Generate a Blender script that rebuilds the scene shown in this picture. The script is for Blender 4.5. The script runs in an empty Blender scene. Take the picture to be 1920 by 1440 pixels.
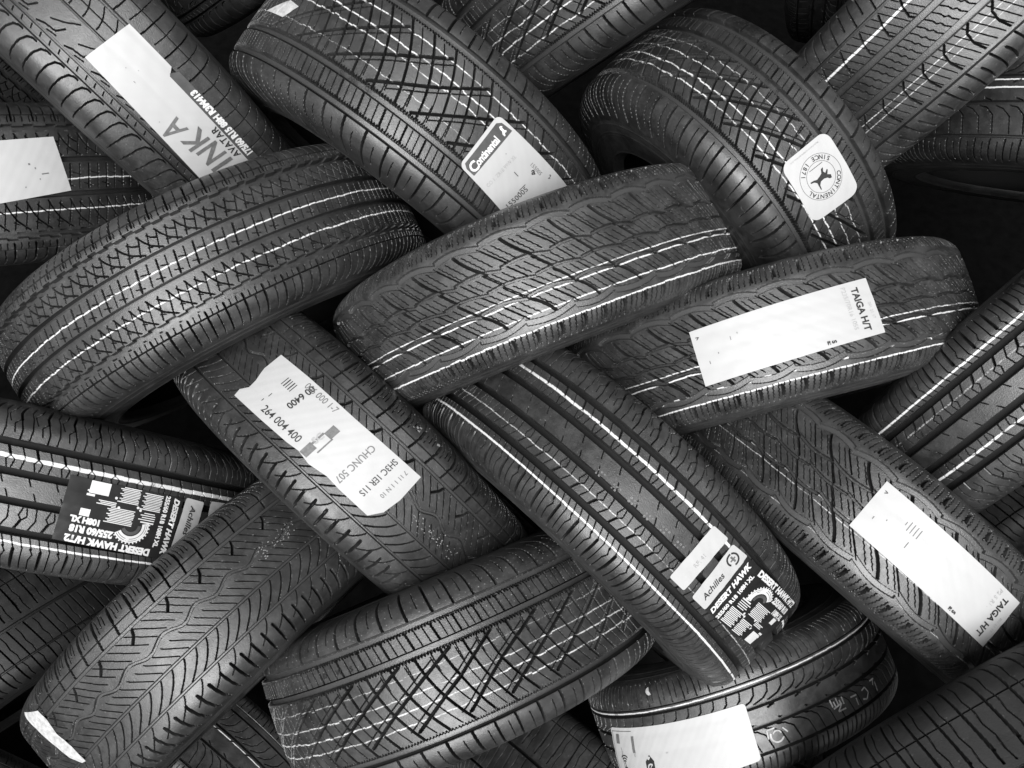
import bpy, math, random
import numpy as np
from mathutils import Matrix, Vector

S = bpy.context.scene
COL = S.collection

# ---------------------------------------------------------------- camera, sky, sun, exposure
CAM_H, PITCH, FPX = 2.25, math.radians(60), 1600.0
cam_d = bpy.data.cameras.new('camera'); cam = bpy.data.objects.new('camera', cam_d); COL.objects.link(cam)
cam_d.sensor_width = 36; cam_d.lens = 36 * FPX / 1920; cam_d.clip_start = .02; cam_d.clip_end = 400
cam.matrix_world = Matrix.Translation((0, 0, CAM_H)) @ Matrix.Rotation(math.pi / 2 - PITCH, 4, 'X')
S.camera = cam
SUN_EL, SUN_AZ = math.radians(50), math.radians(188)      # azimuth: clockwise from +Y
w = bpy.data.worlds.new('World'); S.world = w; w.use_nodes = True
nt = w.node_tree; nt.nodes.clear()
sky = nt.nodes.new('ShaderNodeTexSky'); sky.sky_type = 'NISHITA'; sky.sun_disc = False
sky.sun_elevation = SUN_EL; sky.sun_rotation = SUN_AZ; sky.dust_density = 1; sky.air_density = 1
bw = nt.nodes.new('ShaderNodeRGBToBW')                    # the photograph is black and white
bg = nt.nodes.new('ShaderNodeBackground'); bg.inputs[1].default_value = .05
wo = nt.nodes.new('ShaderNodeOutputWorld')
nt.links.new(sky.outputs[0], bw.inputs[0]); nt.links.new(bw.outputs[0], bg.inputs[0]); nt.links.new(bg.outputs[0], wo.inputs[0])
sd = bpy.data.lights.new('sun', 'SUN'); sun = bpy.data.objects.new('sun', sd); COL.objects.link(sun)
sd.energy = 1.5; sd.angle = math.radians(44); sd.color = (1, 1, 1)
dv = Vector((math.sin(SUN_AZ) * math.cos(SUN_EL), math.cos(SUN_AZ) * math.cos(SUN_EL), math.sin(SUN_EL)))
sun.rotation_euler = dv.to_track_quat('Z', 'Y').to_euler()
S.view_settings.view_transform = 'Standard'; S.view_settings.look = 'None'
S.view_settings.exposure = 1.45; S.view_settings.gamma = 1; S.view_settings.use_curve_mapping = False
S.render.resolution_x, S.render.resolution_y = 1024, 768

GRID = 0.88       # mm between tread vertices where the photo shows them

# ---------------------------------------------------------------- materials
def new_mat(name):
    m = bpy.data.materials.new(name); m.use_nodes = True
    return m, m.node_tree, m.node_tree.nodes['Principled BSDF']
def N(t, typ, **k):
    n = t.nodes.new(typ)
    for a, b in k.items(): setattr(n, a, b)
    return n
def ramp(t, src, a, b, c0=0.0, c1=1.0):
    r = N(t, 'ShaderNodeMapRange'); r.inputs[1].default_value = a; r.inputs[2].default_value = b
    r.inputs[3].default_value = c0; r.inputs[4].default_value = c1; t.links.new(src, r.inputs[0]); return r.outputs[0]
def noise(t, co, scale, detail=3, rough=.6):
    n = N(t, 'ShaderNodeTexNoise'); n.inputs['Scale'].default_value = scale
    n.inputs['Detail'].default_value = detail; n.inputs['Roughness'].default_value = rough
    t.links.new(co, n.inputs['Vector']); return n.outputs['Fac']
def mth(t, op, a, b=None):
    n = N(t, 'ShaderNodeMath', operation=op)
    for i, x in enumerate((a, b)):
        if x is None: continue
        if isinstance(x, (int, float)): n.inputs[i].default_value = x
        else: t.links.new(x, n.inputs[i])
    return n.outputs[0]
def mixf(t, f, a, b):
    n = N(t, 'ShaderNodeMix', data_type='FLOAT')
    for s, x in (('Factor', f), ('A', a), ('B', b)):
        if isinstance(x, (int, float)): n.inputs[s].default_value = x
        else: t.links.new(x, n.inputs[s])
    return n.outputs[0]

def rubber(name, base, rough, dust, seed, tread=True, spec=.95):
    m, t, b = new_mat(name)
    tc = N(t, 'ShaderNodeTexCoord'); mp = N(t, 'ShaderNodeMapping'); mp.inputs['Location'].default_value = (seed, seed * 2, 0)
    t.links.new(tc.outputs['Object'], mp.inputs[0]); co = mp.outputs[0]
    big = ramp(t, noise(t, co, 9, 4), .40, .72)                    # cloudy dusty areas
    mid = ramp(t, noise(t, co, 55, 5, .7), .42, .75)
    fine = noise(t, co, 700, 2)
    spk = ramp(t, noise(t, co, 330, 1, .4), .73, .79)              # specks of grit
    d = mth(t, 'MULTIPLY', mth(t, 'MULTIPLY_ADD', big, .55), mid)
    d = mth(t, 'ADD', mth(t, 'MULTIPLY', big, .5), mth(t, 'MULTIPLY', mid, .45))
    val = mixf(t, mth(t, 'MULTIPLY', d, dust * 1.25), mth(t, 'MULTIPLY', ramp(t, noise(t, co, 24, 4, .65), .3, .7, .6, 1.35), base), .125)
    val = mth(t, 'MULTIPLY', val, ramp(t, fine, .3, .7, .82, 1.18))
    val = mixf(t, mth(t, 'MULTIPLY', spk, .35 * dust + .08), val, .35)
    ro = mth(t, 'ADD', ramp(t, mid, 0, 1, rough - .06, rough + .12), mth(t, 'MULTIPLY', fine, .1))
    if tread:
        sm = N(t, 'ShaderNodeAttribute', attribute_name='smooth_floor').outputs['Fac']
        ro = mixf(t, sm, ro, .36); val = mixf(t, sm, val, base * 2.6)
        pt = N(t, 'ShaderNodeAttribute', attribute_name='paint').outputs['Fac']
        pn = noise(t, co, 420, 3, .7)
        pm = ramp(t, mth(t, 'SUBTRACT', pt, mth(t, 'MULTIPLY', ramp(t, pn, .45, .75), .3)), .08, .45)
        val = mixf(t, pm, val, .80); ro = mixf(t, pm, ro, .6)
    cb = N(t, 'ShaderNodeCombineColor')
    for i in range(3): t.links.new(val, cb.inputs[i])
    t.links.new(cb.outputs[0], b.inputs['Base Color']); t.links.new(ro, b.inputs['Roughness'])
    b.inputs['Specular IOR Level'].default_value = spec
    bp = N(t, 'ShaderNodeBump'); bp.inputs['Strength'].default_value = .25; bp.inputs['Distance'].default_value = .0006
    t.links.new(mth(t, 'ADD', fine, mth(t, 'MULTIPLY', mid, .8)), bp.inputs['Height']); t.links.new(bp.outputs[0], b.inputs['Normal'])
    return m
def flat(name, v, rough=.5, var=.0, scale=40):
    m, t, b = new_mat(name)
    tc = N(t, 'ShaderNodeTexCoord'); n = noise(t, tc.outputs['Object'], scale, 4)
    val = ramp(t, n, .3, .7, v * (1 - var), v * (1 + var)); cb = N(t, 'ShaderNodeCombineColor')
    for i in range(3): t.links.new(val, cb.inputs[i])
    t.links.new(cb.outputs[0], b.inputs['Base Color']); b.inputs['Roughness'].default_value = rough
    return m
PAPER = flat('label_paper', .54, .45, .025, 25)
INK = flat('label_ink', .03, .5, .3, 300)
GREY_INK = flat('label_grey_ink', .16, .5, .25, 200)
FAINT_INK = flat('label_faint_ink', .42, .5, .2, 300)
FILM = flat('label_dark_film', .022, .3, .2, 60)
FILM_GREY = flat('label_grey_film', .09, .35, .2, 60)
WHITE_INK = flat('label_white_ink', .78, .5, .05, 60)
LINER = flat('liner_rubber', .006, .8, .3, 30)  # shade of the tyre hollow is put into this darker liner colour
SPECK = flat('paint_speck', .28, .8, .3, 150)
CHALK = flat('chalk_paint', .55, .8, .3, 150)

# ---------------------------------------------------------------- helpers
def link(o, parent=None):
    COL.objects.link(o)
    if parent: o.parent = parent
    return o
def mesh_np(name, V, F, mat, parent=None, smooth=True, attrs=None):
    """V (n,3) floats, F (m,k) ints with k=3 or 4: one mesh object"""
    me = bpy.data.meshes.new(name); V = np.ascontiguousarray(V, np.float32); F = np.ascontiguousarray(F, np.int32)
    k = F.shape[1]
    me.vertices.add(len(V)); me.vertices.foreach_set('co', V.ravel())
    me.loops.add(F.size); me.loops.foreach_set('vertex_index', F.ravel())
    me.polygons.add(len(F)); me.polygons.foreach_set('loop_start', np.arange(0, F.size, k, dtype=np.int32))
    me.polygons.foreach_set('use_smooth', np.full(len(F), smooth, bool))
    for n_, a in (attrs or {}).items():
        at = me.attributes.new(n_, 'FLOAT', 'POINT'); at.data.foreach_set('value', np.ascontiguousarray(a, np.float32).ravel())
    me.update(calc_edges=True); me.materials.append(mat)
    return link(bpy.data.objects.new(name, me), parent)
def grid_faces(nr, nc, wrap=False, flip=False):
    r = np.arange(nr if wrap else nr - 1)[:, None]; c = np.arange(nc - 1)[None, :]
    r2 = (r + 1) % nr
    a = r * nc + c; b = r * nc + c + 1; d = r2 * nc + c + 1; e = r2 * nc + c
    q = np.stack([a, b, d, e] if not flip else [a, e, d, b], -1)
    return q.reshape(-1, 4)

class Profile:
    """cross-section of a tyre, by arc length from the crown: lateral y and radius, with the slope angle"""
    def __init__(s, R, W, bead=.385):
        ds = .0005; n = 700
        th = 0; y = 0; dr = 0; Y = [0]; D = [0]; T = [0]; smax = None
        for i in range(n):
            t_ = i * ds
            if t_ < .70 * W: k = 1 / .85
            elif th < 1.28: k = 1 / .034
            elif dr < ((bead - .085) * R): k = 5.5 * .30 / (bead - .085)
            else: k = 1 / .018 if th < 2.9 else 0
            if dr < .2 * R and th > 1.75: k = 0
            th += k * ds; y += math.cos(th) * ds; dr += math.sin(th) * ds
            Y.append(y); D.append(dr); T.append(th)
            if dr > bead * R or th > 2.9: break
        s.S = np.arange(len(Y)) * ds; s.Y = np.array(Y); s.D = np.array(D); s.T = np.array(T); s.R = R
        s.edge = float(np.interp(W, s.Y[:int(.16 / ds)], s.S[:int(.16 / ds)])); s.end = s.S[-1]
    def at(s, a, h=0.0):
        a = np.asarray(a, float); q = np.abs(a); g = np.sign(a)
        y = np.interp(q, s.S, s.Y); d = np.interp(q, s.S, s.D); t = np.interp(q, s.S, s.T)
        return g * (y + h * np.sin(t)), s.R - d + h * np.cos(t)
def tyre_point(prof, th, a, h=0.0):
    y, r = prof.at(a, h)
    return np.stack([r * np.sin(th), -y, r * np.cos(th)], -1)

# ---------------------------------------------------------------- tread patterns
class Tile:
    """one pitch of tread: depth map over u (mm along the tread) and v (fraction of the half width)"""
    def __init__(s, P, half, vmax=1.16):
        s.P = P; s.hw = half * 1000; s.nu = max(8, int(round(P / GRID))); s.nv = int(round(2 * vmax * s.hw / (GRID * .92)))
        s.v = np.linspace(-vmax, vmax, s.nv); s.U, s.V = np.meshgrid(np.arange(s.nu) * P / s.nu, s.v * s.hw, indexing='ij')
        s.h = np.zeros_like(s.U); s.sm = np.zeros_like(s.U); s.dots = np.zeros_like(s.U)
        s.fade = np.clip((1.10 - np.abs(s.V) / s.hw) / .12, 0, 1)
    def dist(s, pts):
        d = np.full(s.U.shape, 1e9); us = [p[0] for p in pts]; lo, hi = min(us), max(us)
        k0 = int(math.floor(-hi / s.P)) - 1; k1 = int(math.ceil((s.P - lo) / s.P)) + 1
        for k in range(k0, k1 + 1):
            for (a, b), (c, e) in zip(pts, pts[1:]):
                ax, ay, cx, cy = a + k * s.P, b * s.hw, c + k * s.P, e * s.hw
                dx, dy = cx - ax, cy - ay; L = dx * dx + dy * dy + 1e-9
                t = np.clip(((s.U - ax) * dx + (s.V - ay) * dy) / L, 0, 1)
                d = np.minimum(d, np.hypot(s.U - ax - t * dx, s.V - ay - t * dy))
        return d
    def cut(s, d, w, D, e, sm=0, ring=False):
        m = float(np.mean(w))
        if sm >= .9: D = D * .62
        elif ring and m > 1.8: w, D, e = w * 1.08 + .25, D * 1.5, min(e, 1.0)
        elif m <= .7: w, D, e = 1.25, D * 2.2, 1.25                  # sipes and slots are cut as deep, narrow wedges
        elif m < 1.8: w, D = w + .7, D * 2.2; e = w
        else: w, D = w * 1.2 + .5, D * 2.2; e = w * .75
        t = np.clip((w / 2 - d) / (e / 2), 0, 1)
        nh = -D * t
        if sm: s.sm = np.where((nh < s.h) & (t > .7), sm, s.sm)
        s.h = np.minimum(s.h, nh)
    def line(s, pts, w=1.0, D=3., e=1.0, sm=0): s.cut(s.dist(pts), w, D, e, sm)
    def ring(s, v0, w=7, D=7, amp=0, n=1, ph=0, shape='sin', e=1.1, teeth=0, sm=0):
        x = s.U / s.P * n + ph; f = x - np.floor(x)
        wv = {'sin': np.sin(2 * math.pi * f), 'zig': 4 * np.abs(f - .5) - 1, 'scallop': 1.6 * np.sin(math.pi * f) - .9 + .5 * f, 'scallop2': -(1.6 * np.sin(math.pi * f) - .9) + .5 * f,
              'arc': (1.5 * np.sin(math.pi * f) - .8) + 1.1 * (.5 - f), 'arc2': -(1.5 * np.sin(math.pi * f) - .8) + 1.1 * (f - .5), 'step': np.where(f < .5, 1., -1.)}[shape]
        c = v0 * s.hw + amp * wv
        ww = w + (teeth * np.sin(2 * math.pi * s.U / (s.P / round(s.P / 4.0)))) if teeth else w
        s.cut(np.abs(s.V - c), ww, D, e, sm, True)
    def slots(s, n, v0, v1, w=2, D=4, skew=0, ph=0., bow=0, e=1.0, zig=0, nz=6, sm=0):
        m = 2 if not (bow or zig) else max(3, nz)
        for i in range(n):
            u0 = (i + ph) * s.P / n; P_ = []
            for j in range(m):
                t = j / (m - 1); P_.append((u0 + skew * t + bow * 4 * t * (1 - t) + (zig * (1 if j % 2 else -1) if 0 < j < m - 1 else 0), v0 + (v1 - v0) * t))
            s.line(P_, w, D, e, sm)

def pat_cross(T):      # ribbed shoulders, toothed grooves and a cross-hatched centre
    for v, g in ((-.51, 1), (.28, -1), (.53, -1)):
        T.ring(v, 7.2, 4.6, sm=.8); T.ring(v + .036 * g, 2.2, 7, teeth=2.6); T.ring(v - .036 * g, .8, 4)
    T.slots(2, -1.12, -.56, 2.4, 5, skew=10); T.slots(2, -.98, -.60, .5, 3, skew=7, ph=.5)
    T.slots(2, .58, 1.08, 2.5, 5, skew=10, ph=.1); T.slots(2, .66, .88, .6, 3.5, skew=4, ph=.62)
    T.slots(2, .33, .49, 1.8, 4.5, skew=5, ph=.2); T.slots(2, .33, .49, .6, 3, skew=5, ph=.52); T.slots(2, .33, .49, .6, 3, skew=5, ph=.86)
    T.line([(0, .22), (42, .04), (88, -.17), (130, -.38)], 2.9, 5.5)
    T.slots(2, -.46, .23, 2.2, 5, skew=42, bow=6, nz=8)
    T.line([(24, .18), (64, -.0), (108, -.20), (140, -.36)], .5, 2.6)
    T.slots(2, -.44, .2, .5, 2.6, skew=40, bow=6, ph=.5, nz=8)
    T.line([(18, .06), (22, .23)], .5, 2.4); T.line([(50, .06), (54, .23)], .5, 2.4)
def letters_rib(T): pass
def pat_touring(T):    # close ribs, wavy outer grooves, lens-shaped blocks
    T.ring(-.58, 7.2, 6, amp=1.2, n=1, shape='step', sm=.6, e=1.6); T.ring(.55, 7.2, 6, amp=1.2, n=1, shape='step', ph=.2, sm=.6, e=1.6)
    T.ring(-.24, 6.2, 6.5, sm=.5); T.ring(.13, 6.2, 6.5, sm=.5)
    T.ring(.70, .9, 3); T.ring(-.73, .9, 3)
    T.slots(1, .63, 1.10, 1.8, 5, skew=-6, bow=1, ph=.1); T.slots(1, .70, 1.06, .8, 3.5, skew=-5, bow=1, ph=.6); T.slots(3, .62, .69, .6, 3, skew=-1, ph=.3)
    T.slots(1, -1.12, -.66, 1.8, 5, skew=-5, ph=.2); T.slots(1, -1.08, -.73, .8, 3.5, skew=-4, ph=.7); T.slots(3, -.72, -.65, .6, 3, skew=-1, ph=.6)
    for a, b in ((-.52, -.29), (.19, .49)):
        f = lambda q: a + (b - a) * q
        T.line([(0, f(.0)), (5, f(.35)), (12, f(.68)), (22, f(.92)), (26, f(1))], 1.5, 4); T.line([(13, f(.12)), (18, f(.30)), (25, f(.42))], 1.4, 4)
        T.slots(1, f(.02), f(.98), .5, 3, skew=-8, ph=.55); T.slots(1, f(.02), f(.98), .5, 3, skew=-8, ph=.05); T.line([(7, f(.72)), (13, f(.80))], .5, 3)
    T.slots(1, -.19, .08, 1.6, 4, skew=-6, ph=.3); T.slots(1, -.19, .08, .5, 3, skew=-6, ph=.8); T.line([(10, -.10), (21, -.07)], .5, 3); T.line([(-3, .02), (8, .05)], .5, 3)
def pat_truck(T):      # highway tread: scalloped wide grooves, blocks with zigzag sipes, U slots on the shoulders
    T.ring(.62, 8.5, 7, amp=3.8, n=1, shape='arc', sm=1, e=1.2); T.ring(-.62, 8.5, 7, amp=3.8, n=1, shape='arc2', ph=.35, sm=1, e=1.2)
    for sg, a, b in ((1, .76, .93), (-1, -.76, -.93)):
        T.slots(2, a + .02 * sg, b + .05 * sg, 2.8, 5, skew=-3 * sg, bow=2 * sg, ph=.2, nz=5)
        T.slots(8, a - .02 * sg, 1.05 * sg, .6, 3.0, skew=-4 * sg, zig=.7, nz=11, ph=.31)
    T.ring(-.22, 4.0, 5, amp=3.2, n=1, shape='arc2', ph=.1, sm=.7); T.ring(.03, 3.4, 5, amp=2.4, n=1, shape='arc2', ph=.5, sm=.7); T.ring(.27, 4.0, 5, amp=3.0, n=1, shape='arc2', ph=.8, sm=.7)
    T.slots(1, -.58, -.20, 3.0, 5.5, skew=32, bow=-3, ph=.1); T.slots(1, -.58, -.24, 1.4, 4.5, skew=30, ph=.58)
    for p in (.26, .42, .74, .90): T.slots(1, -.54, -.27, .45, 2.4, skew=22, zig=.7, nz=10, ph=p)
    T.slots(1, -.20, .02, 2.6, 5, skew=19, ph=.55); T.slots(1, -.19, .02, 1.1, 4, skew=18, ph=.05)
    for p in (.2, .38, .72, .88): T.slots(1, -.17, -.01, .45, 2.4, skew=14, zig=.6, nz=7, ph=p)
    T.slots(1, .06, .27, 2.6, 5, skew=19, ph=.85); T.slots(1, .06, .25, 1.1, 4, skew=18, ph=.35)
    for p in (.02, .2, .52, .70): T.slots(1, .08, .23, .45, 2.4, skew=14, zig=.6, nz=7, ph=p)
    T.slots(1, .30, .58, 3.0, 5.5, skew=25, bow=3, ph=.2); T.slots(1, .30, .56, 1.4, 4.5, skew=23, ph=.7)
    for p in (.36, .54, .86, .02): T.slots(1, .32, .54, .45, 2.4, skew=19, zig=.7, nz=9, ph=p)
def pat_suv(T):        # four straight grooves, angular sipes
    for v in (-.48, -.16, .16, .48): T.ring(v, 8.2, 8, e=1.0)
    T.line([(0, -1.12), (0, -.84), (4, -.76)], 2.4, 5); T.line([(4, -.76), (9, -.64), (9, -.53)], 1.0, 3.5); T.line([(4, -.76), (-2, -.70), (1, -.60)], .6, 3)
    T.line([(12, -1.05), (12, -.87), (17, -.78), (21, -.64), (20, -.53)], .6, 3.2); T.line([(22, -1.05), (22, -.90), (18, -.82), (24, -.72)], .6, 3.2)
    T.line([(6, .66), (5, 1.12)], 2.4, 5); T.line([(16, .66), (16, 1.03)], .6, 3.2); T.line([(25, .64), (29, .70), (26, .77), (26, 1.03)], .6, 3)
    for k in range(3): T.line([(k * 10.7, .525), (k * 10.7 + 5.5, .65)], .6, 3)
    for v0, g in ((-.44, 1), (.44, -1)):
        f = lambda q: v0 + q * g
        T.line([(0, f(0)), (5, f(.10))], 1.8, 4.5); T.line([(5, f(.10)), (1, f(.15)), (4, f(.23))], .6, 2.8); T.line([(5, f(.10)), (11, f(.14)), (9, f(.23))], .6, 2.8)
        T.line([(16, f(0)), (22, f(.11)), (20, f(.23))], .6, 3)
    T.line([(0, -.13), (5, -.04)], .6, 3); T.line([(11, .04), (16, .13)], .6, 3)
def pat_sport(T):      # asymmetric: curved slots one side, short bars on the other
    T.ring(.42, 4.6, 6.5, sm=.4); T.ring(-.20, 4.6, 6.5, sm=.4); T.ring(-.43, 3.6, 6, sm=.4); T.ring(.1, 4.2, 6.5, sm=.3)
    T.slots(2, -1.14, -.47, 2.0, 4.5, skew=8, bow=5, nz=7)
    for k in range(4): T.slots(2, -.95 + .04 * k, -.52 - .03 * k, .8, 3, skew=-6 + 2 * k, ph=.16 + .18 * k)
    T.slots(2, -.41, -.23, .9, 3.4, skew=3, ph=.8)
    T.slots(3, .62, .96, 3.0, 5, skew=5, ph=.1); T.slots(3, .74, 1.14, 1.3, 3.5, skew=3, ph=.62); T.line([(0, .60), (28, .66), (56, .78)], .8, 2.6); T.line([(0, .78), (4, .84), (0, .62)], .8, 2.4)
    T.slots(2, .13, .40, 1.2, 4, skew=20, bow=4, nz=6); T.slots(2, .13, .34, .7, 3, skew=14, bow=4, ph=.5, nz=6)
    T.slots(2, -.18, .07, 1.2, 4, skew=12, bow=3, nz=6, ph=.3); T.slots(2, -.18, .07, .6, 3, skew=12, bow=3, nz=6, ph=.8)
def pat_leaf(T):       # leaf-like centre with a winding groove
    T.ring(-.50, 4.8, 5.5, sm=1); T.ring(-.12, 4.4, 5, amp=4.5, n=1, shape='sin', sm=1); T.ring(.20, 3.8, 5, sm=1); T.ring(.52, 3.8, 5, sm=1)
    T.ring(-.64, .7, 3); T.slots(2, -1.12, -.53, 1.9, 5, skew=5, bow=5, nz=8)
    for k in range(4): T.slots(2, -1.0 + .06 * (k % 2), -.70 - .04 * (k // 2), .45, 3, skew=4, bow=2, nz=5, ph=.19 + .2 * k)
    T.slots(4, -.05, .17, .6, 3, skew=24, ph=.1); T.slots(4, -.46, -.19, .6, 3, skew=29, ph=.52)
    T.slots(3, .23, .50, .8, 3.5, skew=-30, bow=4, nz=9, ph=.2)
    T.line([(20, -.47), (17, -.40), (10, -.33)], 2.6, 4.5, e=1.6); 
    T.slots(3, .66, .96, 3.0, 4.5, skew=2, ph=.2); T.slots(3, .95, 1.06, 1.0, 3, skew=1, ph=.31); T.slots(2, .55, .78, .5, 2.5, skew=-26, bow=4, nz=6, ph=.4)
def pat_hook(T):       # hooked slots on one shoulder, paired narrow grooves
    T.ring(.50, 3.6, 5.5, sm=.6); T.ring(.38, 3.0, 5, sm=.6); T.ring(-.06, 3.0, 5, sm=.5); T.ring(-.42, 4.0, 5.5, sm=.5); T.ring(-.24, .7, 3)
    T.line([(2, 1.12), (0, .92), (2, .68), (6, .58), (12, .545), (17, .545)], 1.5, 4.5); T.line([(23, 1.12), (21, .92), (23, .68), (27, .58), (33, .545), (38, .545)], 1.5, 4.5)
    T.slots(1, -1.12, -.45, 1.4, 4.5, skew=4, bow=3, ph=.1); T.slots(1, -1.05, -.50, .6, 3.2, skew=4, bow=3, ph=.6); T.ring(-.70, .5, 2.6); T.slots(3, .42, .47, .8, 3, skew=2)
    T.line([(0, .34), (9, .30), (24, .28), (30, .18)], 1.0, 3.5); T.line([(10, .2), (24, .12), (38, .0)], .6, 3); T.line([(16, .34), (28, .32)], .6, 3); T.slots(2, -.38, -.10, .8, 3, skew=12, bow=3)
def pat_zig(T):        # broad ribs with stepped sipes
    T.ring(-.57, 4.0, 6, sm=.3); T.ring(-.19, 9.5, 7, sm=.5); T.ring(.15, 9.0, 7, sm=.5); T.ring(.56, 5.6, 6, sm=.4)
    for k in range(3):
        u = k * T.P / 3
        T.line([(u, -.15), (u + 6, -.07), (u + 7, -.02), (u + 11, .0), (u + 12, .05), (u + 17, .11)], .8, 3.2)
        T.line([(u, -.54), (u + 22, -.24)], .7, 3); T.line([(u, .2), (u + 20, .52)], .7, 3)
    T.line([(10, -.52), (4, -.40), (2, -.28), (6, -.23)], 1.8, 4.5); T.line([(8, .20), (0, .28), (-1, .40), (4, .52)], 1.9, 4.5)
    T.slots(1, .60, 1.12, 2.0, 4.5, skew=6, bow=4, nz=7, ph=.1); T.slots(1, .66, .95, 2.6, 4.5, skew=4, bow=3, nz=7, ph=.6)
    T.slots(1, -1.12, -.60, 2.0, 4.5, skew=3, bow=4, nz=7, ph=.3); T.slots(1, -1.0, -.66, 2.2, 4, skew=3, bow=3, nz=6, ph=.8)
def pat_sweep(T):      # long sweeping sipes, smooth ribs
    T.ring(-.50, 3.2, 5, sm=.6); T.ring(-.60, 1.0, 2.5); T.ring(-.16, 4.6, 6, sm=.3); T.ring(.18, 4.6, 6, sm=.3); T.ring(.62, 3.4, 5, sm=.5)
    T.slots(2, -1.14, -.63, 1.0, 3.5, skew=8, bow=3, nz=6); T.slots(2, -1.12, -.7, .6, 2.8, skew=6, bow=3, nz=6, ph=.5)
    T.line([(0, -.2), (16, -.26), (24, -.34), (27, -.46)], 1.1, 3.5); T.line([(20, -.2), (36, -.26), (44, -.34), (47, -.46)], .8, 3)
    T.line([(6, -.12), (-3, -.09)], 1.6, 4); T.line([(14, .15), (6, .12)], 1.6, 4)
    T.line([(0, .22), (10, .24), (20, .34), (24, .58)], 1.1, 3.5); T.line([(22, .22), (32, .26), (42, .36), (46, .58)], .8, 3)
    T.slots(2, .66, 1.12, 1.5, 4, skew=-6, ph=.2); T.slots(2, .70, 1.0, .8, 3, skew=-4, ph=.7)
def pat_winter(T):     # transverse slots and jagged sipes
    T.ring(.05, 5, 6, sm=.8); T.ring(.62, 3.2, 5, sm=.4); T.ring(-.62, .9, 3)
    T.slots(1, -1.14, -.06, 1.9, 4.5, skew=14, bow=2, nz=6); T.slots(1, -1.0, -.04, .8, 3.2, skew=13, zig=1.2, nz=8, ph=.5); T.slots(1, -.7, -.2, 2.2, 4, skew=7, ph=.25)
    T.slots(1, .10, 1.14, 1.9, 4.5, skew=16, bow=2, nz=6, ph=.3); T.slots(1, .12, 1.0, .8, 3.2, skew=14, zig=1.2, nz=8, ph=.8)
PATTERNS = dict(cross=(pat_cross, 64), touring=(pat_touring, 27), truck=(pat_truck, 62), suv=(pat_suv, 32), sport=(pat_sport, 56),
                leaf=(pat_leaf, 56), hook=(pat_hook, 42), zig=(pat_zig, 35), sweep=(pat_sweep, 40), winter=(pat_winter, 30))

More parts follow.
